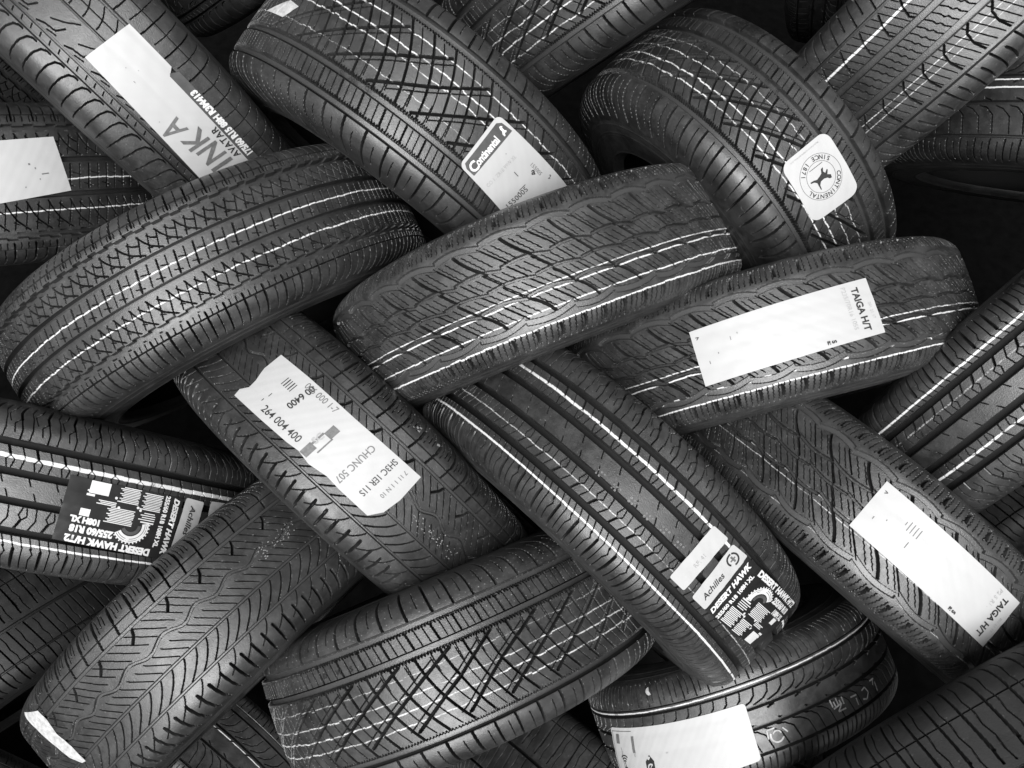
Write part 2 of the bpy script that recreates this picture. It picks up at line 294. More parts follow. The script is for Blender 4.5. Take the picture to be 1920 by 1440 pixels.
# ---------------------------------------------------------------- the tyres
# pose: centre (x right, y down, z away from the camera, m), tread direction, tilt of the axle, radius, tread half width (all metres / radians)
TYRES = {'A1': {'c': (-0.6239, -0.4909, 1.3999),
        'ang': 0.7582,
        'tilt': -0.0845,
        'R': 0.3309,
        'W': 0.0906,
        'seed': 1,
        'pat': 'hook',
        'label': 'tyre under the long white sticker with big KA letters, top left',
        'dust': 0.45,
        'base': 0.045},
 'A2': {'c': (-0.4089, -0.923, 1.5524),
        'ang': -0.7503,
        'tilt': 0.5919,
        'R': 0.3291,
        'W': 0.0989,
        'seed': 2,
        'pat': 'hook',
        'label': 'smooth-shouldered tyre cut by the top edge, just right of the KA sticker tyre',
        'rough': 0.4,
        'dust': 0.25},
 'B1': {'c': (-0.1492, -0.4003, 1.4145),
        'ang': 0.6337,
        'tilt': -0.0129,
        'R': 0.3117,
        'W': 0.1161,
        'seed': 3,
        'pat': 'cross',
        'label': 'large cross-hatched tyre with the white Continental name sticker, upper middle',
        'stripes': [(-0.36, 2.2, 0.51, 1.2), (-0.22, 2.4, 0.58, 1.2), (-0.12, 2.0, 0.54, 1.2), (0.1, 1.6, 0.41, 1.6)],
        'dust': 0.3,
        'base': 0.042,
        'roll': 0.05},
 'B2': {'c': (0.189, -0.6887, 1.3959),
        'ang': -0.5858,
        'tilt': 0.2418,
        'R': 0.3297,
        'W': 0.0997,
        'seed': 4,
        'pat': 'cross',
        'rot': 1,
        'label': 'cross-hatched tyre without sticker, cut by the top edge in the middle',
        'stripes': [(0.36, 2.4, 0.48, 1.2), (0.2, 2.4, 0.54, 1.2), (0.05, 2.0, 0.48, 1.2), (-0.1, 1.6, 0.41, 1.6)],
        'dust': 0.3,
        'rough': 0.38},
 'C1': {'c': (0.36, -0.3368, 1.4285),
        'ang': 0.8459,
        'tilt': -0.0251,
        'R': 0.2751,
        'W': 0.1075,
        'seed': 5,
        'bead': 0.5,
        'pat': 'cross',
        'rot': 1,
        'label': 'curving cross-hatched tyre with the round horse emblem sticker, upper right',
        'stripes': [(0.3, 2.4, 0.54, 1.2), (0.18, 2.4, 0.61, 1.2), (0.02, 1.8, 0.51, 1.2), (-0.12, 1.5, 0.44, 1.6)],
        'dust': 0.35},
 'D1': {'c': (0.6861, -0.5933, 1.4026),
        'ang': -0.7673,
        'tilt': 0.0014,
        'R': 0.3262,
        'W': 0.1057,
        'seed': 6,
        'pat': 'zig',
        'label': 'tyre with broad stepped-sipe ribs and one bright white line, cut by the top right corner',
        'stripes': [(-0.4, 3.6, 0.95, 0.3), (0.28, 1.8, 0.45, 0.3), (0.36, 1.8, 0.4, 0.3)],
        'dust': 0.5,
        'base': 0.05},
 'D2': {'c': (0.9614, -0.4387, 1.4692),
        'ang': 0.1475,
        'tilt': 0.1869,
        'R': 0.3272,
        'W': 0.0982,
        'seed': 7,
        'pat': 'sweep',
        'label': 'tyre above the black opening at the right edge, with two thin white lines',
        'stripes': [(-0.12, 1.8, 0.9, 0.3), (-0.02, 2.4, 0.9, 0.6)],
        'dust': 0.2},
 'L1': {'c': (-0.8714, -0.326, 1.4174),
        'ang': -0.057,
        'tilt': 0.2491,
        'R': 0.3287,
        'W': 0.107,
        'seed': 8,
        'pat': 'touring',
        'label': 'tyre at the left edge with a blank white sticker and two white lines',
        'stripes': [(-0.03, 1.8, 0.9, 0.7), (0.3, 1.8, 0.9, 0.7)],
        'dust': 0.25},
 'T1': {'c': (-0.4704, -0.142, 1.4027),
        'ang': -0.5076,
        'tilt': 0.0602,
        'R': 0.3364,
        'W': 0.0959,
        'seed': 9,
        'pat': 'touring',
        'label': 'large tyre with two zigzag white lines and no sticker, middle left',
        'stripes': [(-0.06, 1.8, 1, 0.9), (0.3, 1.9, 1, 0.9)],
        'dust': 0.45,
        'base': 0.044},
 'M': {'c': (0.0396, -0.1402, 1.3928),
       'ang': -0.3684,
       'tilt': -0.0154,
       'R': 0.3241,
       'W': 0.0879,
       'seed': 10,
       'pat': 'truck',
       'label': 'plain highway tyre with scalloped grooves and several white lines in the centre of the stack',
       'stripes': [(0.22, 1.6, 0.75, 0.5), (0.31, 1.9, 0.9, 0.6), (0.54, 1.7, 0.95, 0.6), (0.74, 2.2, 1, 0.7)],
       'dust': 0.55,
       'base': 0.048},
 'N': {'c': (0.4064, -0.0467, 1.4152),
       'ang': -0.2467,
       'tilt': -0.1176,
       'R': 0.3298,
       'W': 0.0845,
       'seed': 11,
       'pat': 'truck',
       'label': 'highway tyre with the TAIGA H/T sticker lying across it, right of the centre',
       'stripes': [(0.2, 1.6, 0.7, 0.5), (0.3, 1.9, 0.95, 0.6), (0.62, 3.0, 0.75, 1.6), (0.75, 1.9, 1, 0.4)],
       'dust': 0.5,
       'base': 0.046},
 'R1': {'c': (0.7869, -0.0124, 1.3447),
        'ang': -0.698,
        'tilt': -0.3112,
        'R': 0.3256,
        'W': 0.0939,
        'seed': 12,
        'pat': 'suv',
        'rot': 1,
        'label': 'plain straight-grooved tyre with two white lines at the right edge, below the black gap',
        'stripes': [(-0.6, 2.9, 1, 0.3), (0.33, 3.6, 0.7, 0.4), (-0.33, 3.0, 0.25, 0.3)],
        'dust': 0.35,
        'base': 0.042},
 'L2': {'c': (-0.7235, 0.1673, 1.388),
        'ang': 0.2112,
        'tilt': -0.1799,
        'R': 0.3269,
        'W': 0.1008,
        'seed': 13,
        'pat': 'suv',
        'label': 'straight-grooved tyre at the left edge with a torn dark product sticker and white strips',
        'stripes': [(-0.33, 6.5, 0.8, 0.4), (0.6, 3.0, 0.95, 0.5)],
        'dust': 0.35,
        'base': 0.044},
 'P': {'c': (-0.2578, 0.1326, 1.4229),
       'ang': 0.7505,
       'tilt': -0.1978,
       'R': 0.3234,
       'W': 0.099,
       'seed': 14,
       'pat': 'leaf',
       'label': 'tyre under the torn white number sticker, left of the centre',
       'dust': 0.35,
       'base': 0.038},
 'Q': {'c': (0.1441, 0.1953, 1.3764),
       'ang': 0.7652,
       'tilt': -0.153,
       'R': 0.324,
       'W': 0.0999,
       'seed': 15,
       'pat': 'suv',
       'label': 'straight-grooved tyre with the dark DESERT HAWK sticker, below the centre',
       'stripes': [(0.61, 3.0, 1, 0.3), (-0.33, 4.5, 0.75, 0.5), (0.33, 1.8, 0.45, 0.5)],
       'dust': 0.4,
       'base': 0.045},
 'S': {'c': (0.5444, 0.2191, 1.3803),
       'ang': 0.713,
       'tilt': 0.0703,
       'R': 0.3215,
       'W': 0.086,
       'seed': 16,
       'pat': 'truck',
       'rot': 1,
       'label': 'highway tyre with the long TAIGA H/T sticker running down to the lower right',
       'stripes': [(0.22, 1.4, 0.5, 0.6), (0.31, 1.4, 0.45, 0.6), (0.66, 1.5, 0.35, 0.6)],
       'dust': 0.5,
       'base': 0.046},
 'U': {'c': (-0.4537, 0.3759, 1.3819),
       'ang': -0.778,
       'tilt': -0.0528,
       'R': 0.3144,
       'W': 0.0957,
       'seed': 17,
       'pat': 'leaf',
       'label': 'leaf-patterned tyre with a white scuffed strip at its lower end, lower left',
       'dust': 0.45,
       'base': 0.045},
 'V': {'c': (-0.0788, 0.4082, 1.3516),
       'ang': -0.3947,
       'tilt': -0.1521,
       'R': 0.3015,
       'W': 0.1107,
       'seed': 18,
       'pat': 'cross',
       'rot': 1,
       'label': 'plain wide cross-hatched tyre in the bottom middle',
       'stripes': [(0.3, 2.3, 0.48, 1.2), (0.18, 2.3, 0.51, 1.2), (0.05, 2.0, 0.48, 1.2), (-0.12, 1.6, 0.37, 1.6)],
       'dots': (-0.98, -0.3),
       'dust': 0.5,
       'base': 0.044},
 'W': {'c': (0.3754, 0.4946, 1.43),
       'ang': -0.3651,
       'tilt': -0.1686,
       'R': 0.2453,
       'W': 0.0768,
       'seed': 19,
       'pat': 'sweep',
       'label': 'tyre with the white chip-symbol sticker and chalk marks, bottom right of centre',
       'stripes': [(-0.55, 2.0, 0.7, 0.3)],
       'dust': 0.6,
       'base': 0.048},
 'X': {'c': (0.6782, 0.5589, 1.2148),
       'ang': -0.5128,
       'tilt': -0.5857,
       'R': 0.3335,
       'W': 0.0977,
       'seed': 20,
       'rough': 0.58,
       'pat': 'winter',
       'label': 'dark tyre with jagged sipes filling the bottom right corner',
       'dust': 0.1,
       'base': 0.02},
 'Y': {'c': (-1.0027, 0.5336, 1.7631),
       'ang': -0.6529,
       'tilt': -0.0635,
       'R': 0.3087,
       'W': 0.0971,
       'seed': 21,
       'rough': 0.52,
       'pat': 'winter',
       'back': 0,
       'label': 'dark tyre with jagged sipes at the left edge, behind the leaf-patterned tyre',
       'dust': 0.12,
       'base': 0.02},
 'Z': {'c': (-0.685, 0.8949, 1.9377),
       'ang': 0.7579,
       'tilt': -0.7095,
       'R': 0.3285,
       'W': 0.1005,
       'seed': 22,
       'pat': 'sweep',
       'label': 'tyre with one white line at the bottom edge, between the leaf-patterned and wide cross-hatched tyres',
       'stripes': [(-0.1, 2, 0.7, 0.3)],
       'dust': 0.3,
       'base': 0.034},
 'AA': {'c': (0.1562, 0.8673, 1.6397),
        'ang': 0.8009,
        'tilt': -0.3805,
        'R': 0.3286,
        'W': 0.0989,
        'seed': 23,
        'rough': 0.52,
        'pat': 'winter',
        'label': 'dark tyre piece at the bottom edge, beside the chip-symbol sticker tyre',
        'dust': 0.45,
        'base': 0.034},
 'BB': {'c': (-1.3592, 1.0117, 2.1),
        'ang': 0.4265,
        'tilt': -0.5888,
        'R': 0.2982,
        'W': 0.1171,
        'seed': 24,
        'rough': 0.52,
        'pat': 'sweep',
        'label': 'smooth dark tyre in the bottom left corner',
        'dust': 0.15,
        'base': 0.03},
 'CC': {'c': (0.6045, 0.9486, 1.743),
        'ang': 0.6439,
        'tilt': -0.4616,
        'R': 0.3264,
        'W': 0.0999,
        'seed': 25,
        'rough': 0.52,
        'pat': 'suv',
        'label': 'small dark tyre piece at the bottom edge, right of the chip-symbol sticker',
        'dust': 0.3,
        'base': 0.03},
 'FF': {'c': (1.0981, 0.3242, 1.784),
        'ang': -0.4001,
        'tilt': -0.7976,
        'R': 0.3301,
        'W': 0.0986,
        'seed': 26,
        'rough': 0.52,
        'pat': 'winter',
        'label': 'dark tyre deep behind the right edge, under the plain straight-grooved tyre',
        'dust': 0.2,
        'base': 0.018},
 'EE': {'c': (-1.1506, -0.7313, 1.8381),
        'ang': 0.884,
        'tilt': 0.0344,
        'R': 0.3291,
        'W': 0.0995,
        'seed': 27,
        'rough': 0.52,
        'pat': 'touring',
        'label': 'dark tyre deep behind the left edge, below the KA sticker tyre',
        'dust': 0.2,
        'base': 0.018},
 'DD': {'c': (1.2682, -0.7267, 2.0),
        'ang': -0.0179,
        'tilt': 0.1343,
        'R': 0.3126,
        'W': 0.0875,
        'seed': 28,
        'rough': 0.52,
        'pat': 'sweep',
        'label': 'dark tyre deep at the right edge, under the stepped-sipe tyre',
        'dust': 0.2,
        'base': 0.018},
 'GG': {'c': (0.8331, -1.1779, 2.0829),
        'ang': 1.841,
        'tilt': 0.3516,
        'R': 0.3282,
        'W': 0.077,
        'seed': 29,
        'rough': 0.52,
        'pat': 'sweep',
        'label': 'dark upright tyre deep at the top edge, beside the stepped-sipe tyre',
        'dust': 0.2,
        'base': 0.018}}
VIEW = cam.matrix_world @ Matrix(((1, 0, 0, 0), (0, -1, 0, 0), (0, 0, -1, 0), (0, 0, 0, 1)))

def tyre_matrix(p):
    c = Vector(p[0]); b = Vector((math.cos(p[1]), math.sin(p[1]), 0)); n = Vector((-math.sin(p[1]), math.cos(p[1]), 0))
    ax = n * math.cos(p[2]) + Vector((0, 0, 1)) * math.sin(p[2]); e2 = ax.cross(b)
    if e2.z > 0: e2 = -e2
    A = VIEW.to_3x3(); o = VIEW @ c
    b, y, e2 = A @ b, A @ (-ax), A @ e2
    return Matrix(((b.x, y.x, e2.x, o.x), (b.y, y.y, e2.y, o.y), (b.z, y.z, e2.z, o.z), (0, 0, 0, 1)))

def in_frame(M, prof, th, margin=90):
    pts = tyre_point(prof, np.repeat(th, 3), np.tile([-prof.edge, 0, prof.edge], len(th)))
    inv = np.array((VIEW.inverted() @ M)); q = pts @ inv[:3, :3].T + inv[:3, 3]
    x = q[:, 0] / q[:, 2] * FPX + 960; y = q[:, 1] / q[:, 2] * FPX + 720
    ok = (x > -margin) & (x < 1920 + margin) & (y > -margin) & (y < 1440 + margin) & (q[:, 2] > .05)
    return ok.reshape(-1, 3).any(1) & (np.cos(th) > -.12)

def fbm1(rng, x, n=40, amp=1.0):
    k = rng.normal(size=n); return np.interp(x, np.linspace(x.min(), x.max() + 1e-6, n), k) * amp

def build_tyre(d):
    R, W = d['R'], d['W']; prof = Profile(R, W, d.get('bead', .385)); M = tyre_matrix((d['c'], d['ang'], d['tilt']))
    root = link(bpy.data.objects.new('tyre', None)); root.matrix_world = M; root.empty_display_size = .1
    root['label'] = d['label']; root['category'] = 'tyre'; root['group'] = 'tyres laced crosswise in the stack'
    rng = np.random.default_rng(d['seed']); fn, P = PATTERNS[d['pat']]
    npitch = int(round(2 * math.pi * R * 1000 / P)); half = prof.edge
    T = Tile(P, half); fn(T); T.h = T.h * T.fade
    h, sm = T.h, T.sm
    if d.get('rot'): h = h[::-1, ::-1]; sm = sm[::-1, ::-1]
    prof.sag = (T.v * half, np.clip(np.convolve(h.mean(0), np.ones(9) / 9, 'same') * .00012, -.0005, 0))      # stickers sink a little into the grooves
    h0 = h; L = rng.uniform(.88, 1.12, npitch); L *= 2 * math.pi / L.sum(); t0 = np.concatenate([[0], np.cumsum(L)[:-1]]) + d.get('roll', rng.uniform(0, .2)) - math.pi
    mid = t0 + L / 2; dense = in_frame(M, prof, mid)
    if d.get('back'): dense[:] = dense & False
    th, idx = [], []
    for k in range(npitch):
        st = 1 if dense[k] else (2 if (in_frame(M, prof, mid[k:k + 1])[0]) else 5)
        j = np.arange(0, T.nu, st); th.append(t0[k] + j / T.nu * L[k]); idx.append(j)
    th = np.concatenate(th); idx = np.concatenate(idx)
    H = h[idx] / 1000.0; SM = sm[idx]; a = T.v * half
    cols = np.arange(T.nv)
    H = H + (rng.normal(size=H.shape) * .00003)
    # painted factory stripes, worn with the blocks they cross
    PT = np.zeros_like(H); ul = th * R * 1000; bl = np.floor(ul / 9.0).astype(int)
    for (v0, wd, st, wob) in d.get('stripes', []):
        jit = rng.normal(size=4000)[bl % 4000] * wob * .4 + fbm1(rng, th, 60, wob * .5)
        brk = np.clip(.9 + fbm1(rng, th, 160, .22), .25, 1)
        dd = np.abs(T.v[None, :] * half * 1000 - v0 * half * 1000 - jit[:, None])
        PT = np.maximum(PT, np.clip((wd * .40 + .5 - dd) / 1.0, 0, 1) * st * brk[:, None])
    PT *= np.clip(1.25 + H / .004, .0, 1)
    if d.get('dots'):
        v0, v1 = d['dots']
        uu = (ul % 9.1)[:, None]; vv = ((T.v * half * 1000) % 8.7)[None, :]
        dt = (np.hypot(uu - 3.2, vv - 3.2) < .85) & (T.v[None, :] > v0) & (T.v[None, :] < v1)
        PT = np.maximum(PT, dt * .2)
    V = tyre_point(prof, th[:, None], np.broadcast_to(a, H.shape), H).reshape(-1, 3)
    mt = rubber('tyre_rubber', d.get('base', .036) * .46, d.get('rough', .37), d.get('dust', .35), d['seed'] * 1.7, spec=.45 if d.get('rough', 0) > .5 else .95)
    mesh_np('tread', V, grid_faces(len(th), T.nv, wrap=True, flip=False), mt, root, False, {'smooth_floor': SM, 'paint': PT})
    ms = rubber('sidewall_rubber', d.get('base', .036) * .6, .42, d.get('dust', .35) * .8, d['seed'] * 2.3 + 5, tread=False, spec=.45 if d.get('rough', 0) > .5 else .8)
    th2 = np.linspace(-math.pi, math.pi, 241)[:-1]
    for sg in (-1, 1):
        s_ = np.linspace(T.v[-1] * half - .0015, prof.end, 74); hh = np.zeros_like(s_)
        x = (s_ - s_[0]) * 1000
        hh += .0009 * np.clip(1 - np.abs(x - 7) / 1.6, 0, 1) + .0012 * np.clip(1 - np.abs(x - 22) / 1.3, 0, 1) + .0007 * np.clip(1 - np.abs(x - 27) / 1.2, 0, 1) + .0016 * np.clip(1 - np.abs(x - 62) / 2.5, 0, 1)
        hh[0] = -.0012
        HH = np.broadcast_to(hh, (len(th2), len(s_)))
        Vs = tyre_point(prof, th2[:, None], np.broadcast_to(sg * s_, HH.shape), HH).reshape(-1, 3)
        mesh_np('sidewall', Vs, grid_faces(len(th2), len(s_), wrap=True, flip=sg < 0), ms, root)
    # inner liner from bead to bead
    q = np.linspace(-1, 1, 33); s_in = q * prof.end; y, r = prof.at(s_in); tk = .011
    tt = np.interp(np.abs(s_in), prof.S, prof.T); yi = y - np.sign(s_in) * tk * np.sin(tt); ri = r - tk * np.cos(tt)
    yi[0], ri[0] = y[0], r[0]; yi[-1], ri[-1] = y[-1], r[-1]
    Vi = np.stack([ri[None] * np.sin(th2)[:, None], np.broadcast_to(-yi, (len(th2), 33)), ri[None] * np.cos(th2)[:, None]], -1).reshape(-1, 3)
    mesh_np('inner_liner', Vi, grid_faces(len(th2), 33, wrap=True, flip=True), LINER, root)
    return root, prof

# ---------------------------------------------------------------- stickers wrapped onto the treads
from mathutils.geometry import delaunay_2d_cdt
class Sticker:
    """corners TL,TR,BR,BL as (angle, arc length) on the tread; local mm coordinates x right, y down in reading direction"""
    def __init__(s, root, prof, corners, w, h, off=.0008, outline=None, mat=None, radius=0, label=None, name='label'):
        s.root, s.prof, s.c, s.w, s.h, s.off = root, prof, np.array(corners, float), w, h, off
        if outline is None:
            if radius:
                outline = []
                for cx, cy, a0 in ((w - radius, radius, -90), (w - radius, h - radius, 0), (radius, h - radius, 90), (radius, radius, 180)):
                    outline += [(cx + radius * math.cos(math.radians(a0 + t)), cy + radius * math.sin(math.radians(a0 + t))) for t in range(0, 91, 15)]
            else: outline = [(0, 0), (w, 0), (w, h), (0, h)]
        s.ob = s.patch(name, outline, mat or PAPER, root, 0, curl=True)
        s.ob['sticker_material'] = 'paper'; del s.ob['sticker_material']
        if label: s.ob['label'] = label
    def wrap(s, P, lift):
        P = np.asarray(P, float); x = P[:, 0] / s.w; y = P[:, 1] / s.h; c = s.c
        q = (c[0][None] * ((1 - x) * (1 - y))[:, None] + c[1][None] * (x * (1 - y))[:, None] + c[2][None] * (x * y)[:, None] + c[3][None] * ((1 - x) * y)[:, None])
        sag = np.interp(q[:, 1], s.prof.sag[0], s.prof.sag[1])
        wav = sag + .00014 * (np.sin(P[:, 0] * .21 + 1.3) * np.sin(P[:, 1] * .17 + .4) + 1) + 0.00006 * np.sin(P[:, 0] * .47 + P[:, 1] * .33)
        return tyre_point(s.prof, q[:, 0], q[:, 1], s.off + lift + wav)
    def patch(s, name, outline, mat, parent, lift, curl=False, step=3.5):
        ol = []
        for a, b in zip(outline, outline[1:] + outline[:1]):
            n = max(1, int(math.hypot(b[0] - a[0], b[1] - a[1]) / step)); ol += [(a[0] + (b[0] - a[0]) * i / n, a[1] + (b[1] - a[1]) * i / n) for i in range(n)]
        x0, x1 = min(p[0] for p in ol), max(p[0] for p in ol); y0, y1 = min(p[1] for p in ol), max(p[1] for p in ol)
        pts = list(ol); g = np.arange(x0 + step, x1, step); gy = np.arange(y0 + step, y1, step)
        pts += [(float(a), float(b)) for a in g for b in gy]
        r = delaunay_2d_cdt([Vector(p) for p in pts], [], [list(range(len(ol)))], 1, 1e-5)
        V = s.wrap([(v.x, v.y) for v in r[0]], lift); F = np.array([f[::-1] for f in r[2]], np.int32)
        return mesh_np(name, V, F, mat, parent)
    def text(s, body, x, y, size, rot=0, mat=None, bold=0, lift=.0006, spacing=1, xs=1, name='lettering', skew=0, centre=False):
        """lower left of the text at x, y (mm); rot in degrees clockwise as read on the sticker"""
        cu = bpy.data.curves.new('t', 'FONT'); cu.body = body; cu.size = size; cu.offset = bold; cu.space_character = spacing; cu.resolution_u = 3; cu.shear = skew; cu.align_x = 'CENTER' if centre else 'LEFT'
        ob = bpy.data.objects.new('t', cu); COL.objects.link(ob)
        dg = bpy.context.evaluated_depsgraph_get(); me = bpy.data.meshes.new_from_object(ob.evaluated_get(dg))
        V = np.zeros(len(me.vertices) * 3); me.vertices.foreach_get('co', V); V = V.reshape(-1, 3)
        me.calc_loop_triangles(); F = np.zeros(len(me.loop_triangles) * 3, np.int32); me.loop_triangles.foreach_get('vertices', F); F = F.reshape(-1, 3)
        bpy.data.objects.remove(ob); bpy.data.curves.remove(cu); bpy.data.meshes.remove(me)
        if not len(V): return
        a = math.radians(rot); X = V[:, 0] * xs; Y = -V[:, 1]
        P = np.stack([x + X * math.cos(a) - Y * math.sin(a), y + X * math.sin(a) + Y * math.cos(a)], 1)
        return mesh_np(name, s.wrap(P, lift), F, mat or INK, s.ob)
    def quads(s, name, rects, mat, lift=.0005, parent=None):
        """many small printed bars (x0,y0,x1,y1) as one mesh"""
        if name == 'printed_mark' and len(rects) > 1: return [s.quads(name, [r], mat, lift, parent) for r in rects]
        V, F = [], []
        for x0, y0, x1, y1 in rects:
            n = max(1, int(max(abs(x1 - x0), abs(y1 - y0)) / 5))
            for i in range(n):
                if abs(x1 - x0) > abs(y1 - y0): r = (x0 + (x1 - x0) * i / n, y0, x0 + (x1 - x0) * (i + 1) / n, y1)
                else: r = (x0, y0 + (y1 - y0) * i / n, x1, y0 + (y1 - y0) * (i + 1) / n)
                k = len(V); V += [(r[0], r[1]), (r[2], r[1]), (r[2], r[3]), (r[0], r[3])]; F.append((k, k + 1, k + 2, k + 3))
        return mesh_np(name, s.wrap(V, lift), np.array(F), mat, parent or s.ob)
    def arc(s, name, cx, cy, r0, r1, a0, a1, mat, lift=.0005):
        n = max(4, int(abs(a1 - a0) / 8)); V, F = [], []
        for i in range(n + 1):
            a = math.radians(a0 + (a1 - a0) * i / n); V += [(cx + r0 * math.cos(a), cy + r0 * math.sin(a)), (cx + r1 * math.cos(a), cy + r1 * math.sin(a))]
            if i: k = 2 * i; F.append((k - 2, k - 1, k + 1, k))
        return mesh_np(name, s.wrap(V, lift), np.array(F), mat, s.ob)

built = {}
for key, d in TYRES.items():
    built[key] = build_tyre(d)
ST = {'A1': {'c': [(1.1153, 0.03873), (0.3322, 0.02561), (0.3523, -0.0446), (1.169, -0.04233)], 'h': 76.8, 'tyre': 'A1', 'w': 264.9},
 'B1': {'c': [(0.4284, 0.04585), (0.432, -0.03966), (1.0375, -0.04132), (0.94, 0.05915)], 'h': 174.4, 'tyre': 'B1', 'w': 95.2},
 'B1b': {'c': [(-0.8607, 0.01617), (-0.703, -0.00852), (-0.6136, -0.00414), (-0.669, 0.01833)], 'h': 44.0, 'tyre': 'B1', 'w': 41.7},
 'C1': {'c': [(0.5043, -0.04269), (0.4692, 0.03946), (0.123, 0.03376), (0.1341, -0.0471)], 'h': 98.7, 'tyre': 'C1', 'w': 81.8},
 'DB': {'c': [(-0.0439, 0.04548), (-0.241, 0.04992), (-0.2417, 0.03997), (-0.0475, 0.0345)], 'h': 10.5, 'tyre': 'B1', 'w': 61.2},
 'DC': {'c': [(-0.3544, -0.04524), (-0.1186, -0.03927), (-0.1125, -0.02976), (-0.3487, -0.03377)], 'h': 10.6, 'tyre': 'C1', 'w': 65.1},
 'DV': {'c': [(-0.4854, -0.05808), (-0.2829, -0.05356), (-0.2845, -0.04411), (-0.4863, -0.04842)], 'h': 9.6, 'tyre': 'V', 'w': 61.1},
 'L1': {'c': [(0.4904, -0.05554), (0.8063, -0.06127), (0.8382, 0.01231), (0.4914, 0.02716)], 'h': 78.5, 'tyre': 'L1', 'w': 109.5},
 'L2': {'c': [(0.9059, 0.05972), (0.4427, 0.05431), (0.4417, -0.02884), (0.9047, -0.02643)], 'h': 84.7, 'tyre': 'L2', 'w': 151.4},
 'L2b': {'c': [(1.0101, -0.02645), (1.0016, 0.06578), (0.9059, 0.05972), (0.916, -0.02854)], 'h': 31.3, 'tyre': 'L2', 'w': 90.3},
 'L2c': {'c': [(1.1419, -0.03065), (1.1695, 0.0605), (1.0579, 0.05659), (1.0464, -0.02969)], 'h': 34.0, 'tyre': 'L2', 'w': 89.0},
 'N': {'c': [(0.2131, -0.03775), (0.2258, 0.03642), (-0.5045, 0.04581), (-0.5091, -0.02953)], 'h': 239.7, 'tyre': 'N', 'w': 74.8},
 'P': {'c': [(-0.511, -0.03519), (0.297, -0.04084), (0.2877, 0.0417), (-0.5409, 0.04658)], 'h': 82.5, 'tyre': 'P', 'w': 264.7},
 'Pm': {'c': [(0.3735, -0.00581), (0.6746, -0.00883), (0.6701, 0.01154), (0.3958, 0.0164)], 'h': 21.9, 'tyre': 'P', 'w': 93.1},
 'Pm2': {'c': [(0.1119, -0.08987), (0.2745, -0.10113), (0.2771, -0.08545), (0.1213, -0.07958)], 'h': 13.2, 'tyre': 'P', 'w': 52.2},
 'Q': {'c': [(0.4138, -0.0459), (0.9839, -0.06871), (0.8935, 0.02131), (0.4301, 0.04134)], 'h': 91.0, 'tyre': 'Q', 'w': 168.8},
 'Q1': {'c': [(0.2082, 0.04512), (0.2041, -0.04048), (0.2913, -0.04282), (0.2941, 0.04434)], 'h': 28.1, 'tyre': 'Q', 'w': 86.4},
 'Q2': {'c': [(0.3404, 0.04264), (0.3218, -0.04226), (0.416, -0.04645), (0.4301, 0.04134)], 'h': 29.9, 'tyre': 'Q', 'w': 86.5},
 'Qm': {'c': [(-0.3002, 0.00582), (0.1812, 0.0019), (0.1814, 0.01702), (-0.2993, 0.02106)], 'h': 15.2, 'tyre': 'Q', 'w': 155.9},
 'S': {'c': [(0.3483, -0.04114), (0.3661, 0.03084), (-0.3639, 0.0253), (-0.3711, -0.0479)], 'h': 233.1, 'tyre': 'S', 'w': 72.7},
 'U': {'c': [(-0.6505, -0.08277), (-0.4949, -0.06691), (-0.4788, 0.02852), (-0.5643, 0.01711)], 'h': 99.5, 'tyre': 'U', 'w': 40.3},
 'Um': {'c': [(0.6511, -0.01825), (0.8562, -0.01904), (0.8479, -0.00054), (0.6444, -0.00049)], 'h': 18.3, 'tyre': 'U', 'w': 64.2},
 'W': {'c': [(-1.1208, -0.02474), (-0.1207, -0.02268), (-0.1522, 0.05554), (-1.2973, 0.07302)], 'h': 92.8, 'tyre': 'W', 'w': 263.3},
 'Wd': {'c': [(-0.6988, -0.07741), (-0.6438, -0.07773), (-0.6384, -0.0662), (-0.6917, -0.06588)], 'h': 11.6, 'tyre': 'W', 'w': 13.3},
 'Wm1': {'c': [(0.3489, 0.00758), (0.7609, 0.02401), (0.7235, 0.05509), (0.3288, 0.03983)], 'h': 32.5, 'tyre': 'W', 'w': 100.2},
 'Wm2': {'c': [(-0.0701, 0.01463), (0.0675, 0.02087), (0.0334, 0.04789), (-0.0984, 0.04244)], 'h': 28.5, 'tyre': 'W', 'w': 33.6}}
def sticker(key, **k):
    q = ST[key]; root, prof = built[q['tyre']]
    return Sticker(root, prof, q['c'], q['w'], q['h'], **k)
# --- long white sticker with the KA lettering
s = sticker('A1', outline=[(0, 0), (263, 0), (263, 77), (196, 77), (188, 66), (0, 66)])
W_, H_ = s.w, s.h
s.text('A', 122, 34, 44, mat=GREY_INK, bold=.6, xs=.75); s.text('K', 92, 46, 44, mat=GREY_INK, bold=.9, xs=.85); s.text('N', 62, 50, 44, mat=GREY_INK, bold=.9, xs=.85); s.text('I', 48, 50, 44, mat=GREY_INK, bold=.9)
s.text('AVATAR', 50, 64, 13, mat=INK, bold=.3, spacing=1.15)
strip = s.patch('size_strip', [(0, 66.2), (188, 66.2), (191, 69), (186, 80), (0, 80)], FILM_GREY, s.ob, .0004)
s.text('175/60 R15 88H R3M413', 40, 78.5, 12.5, mat=WHITE_INK, bold=.75, lift=.0011, xs=.92)
s.quads('printed_mark', [(205, 25, 208, 25.8), (225, 30, 226, 31), (150, 12, 151, 13), (214, 40, 215, 40.7)], GREY_INK)

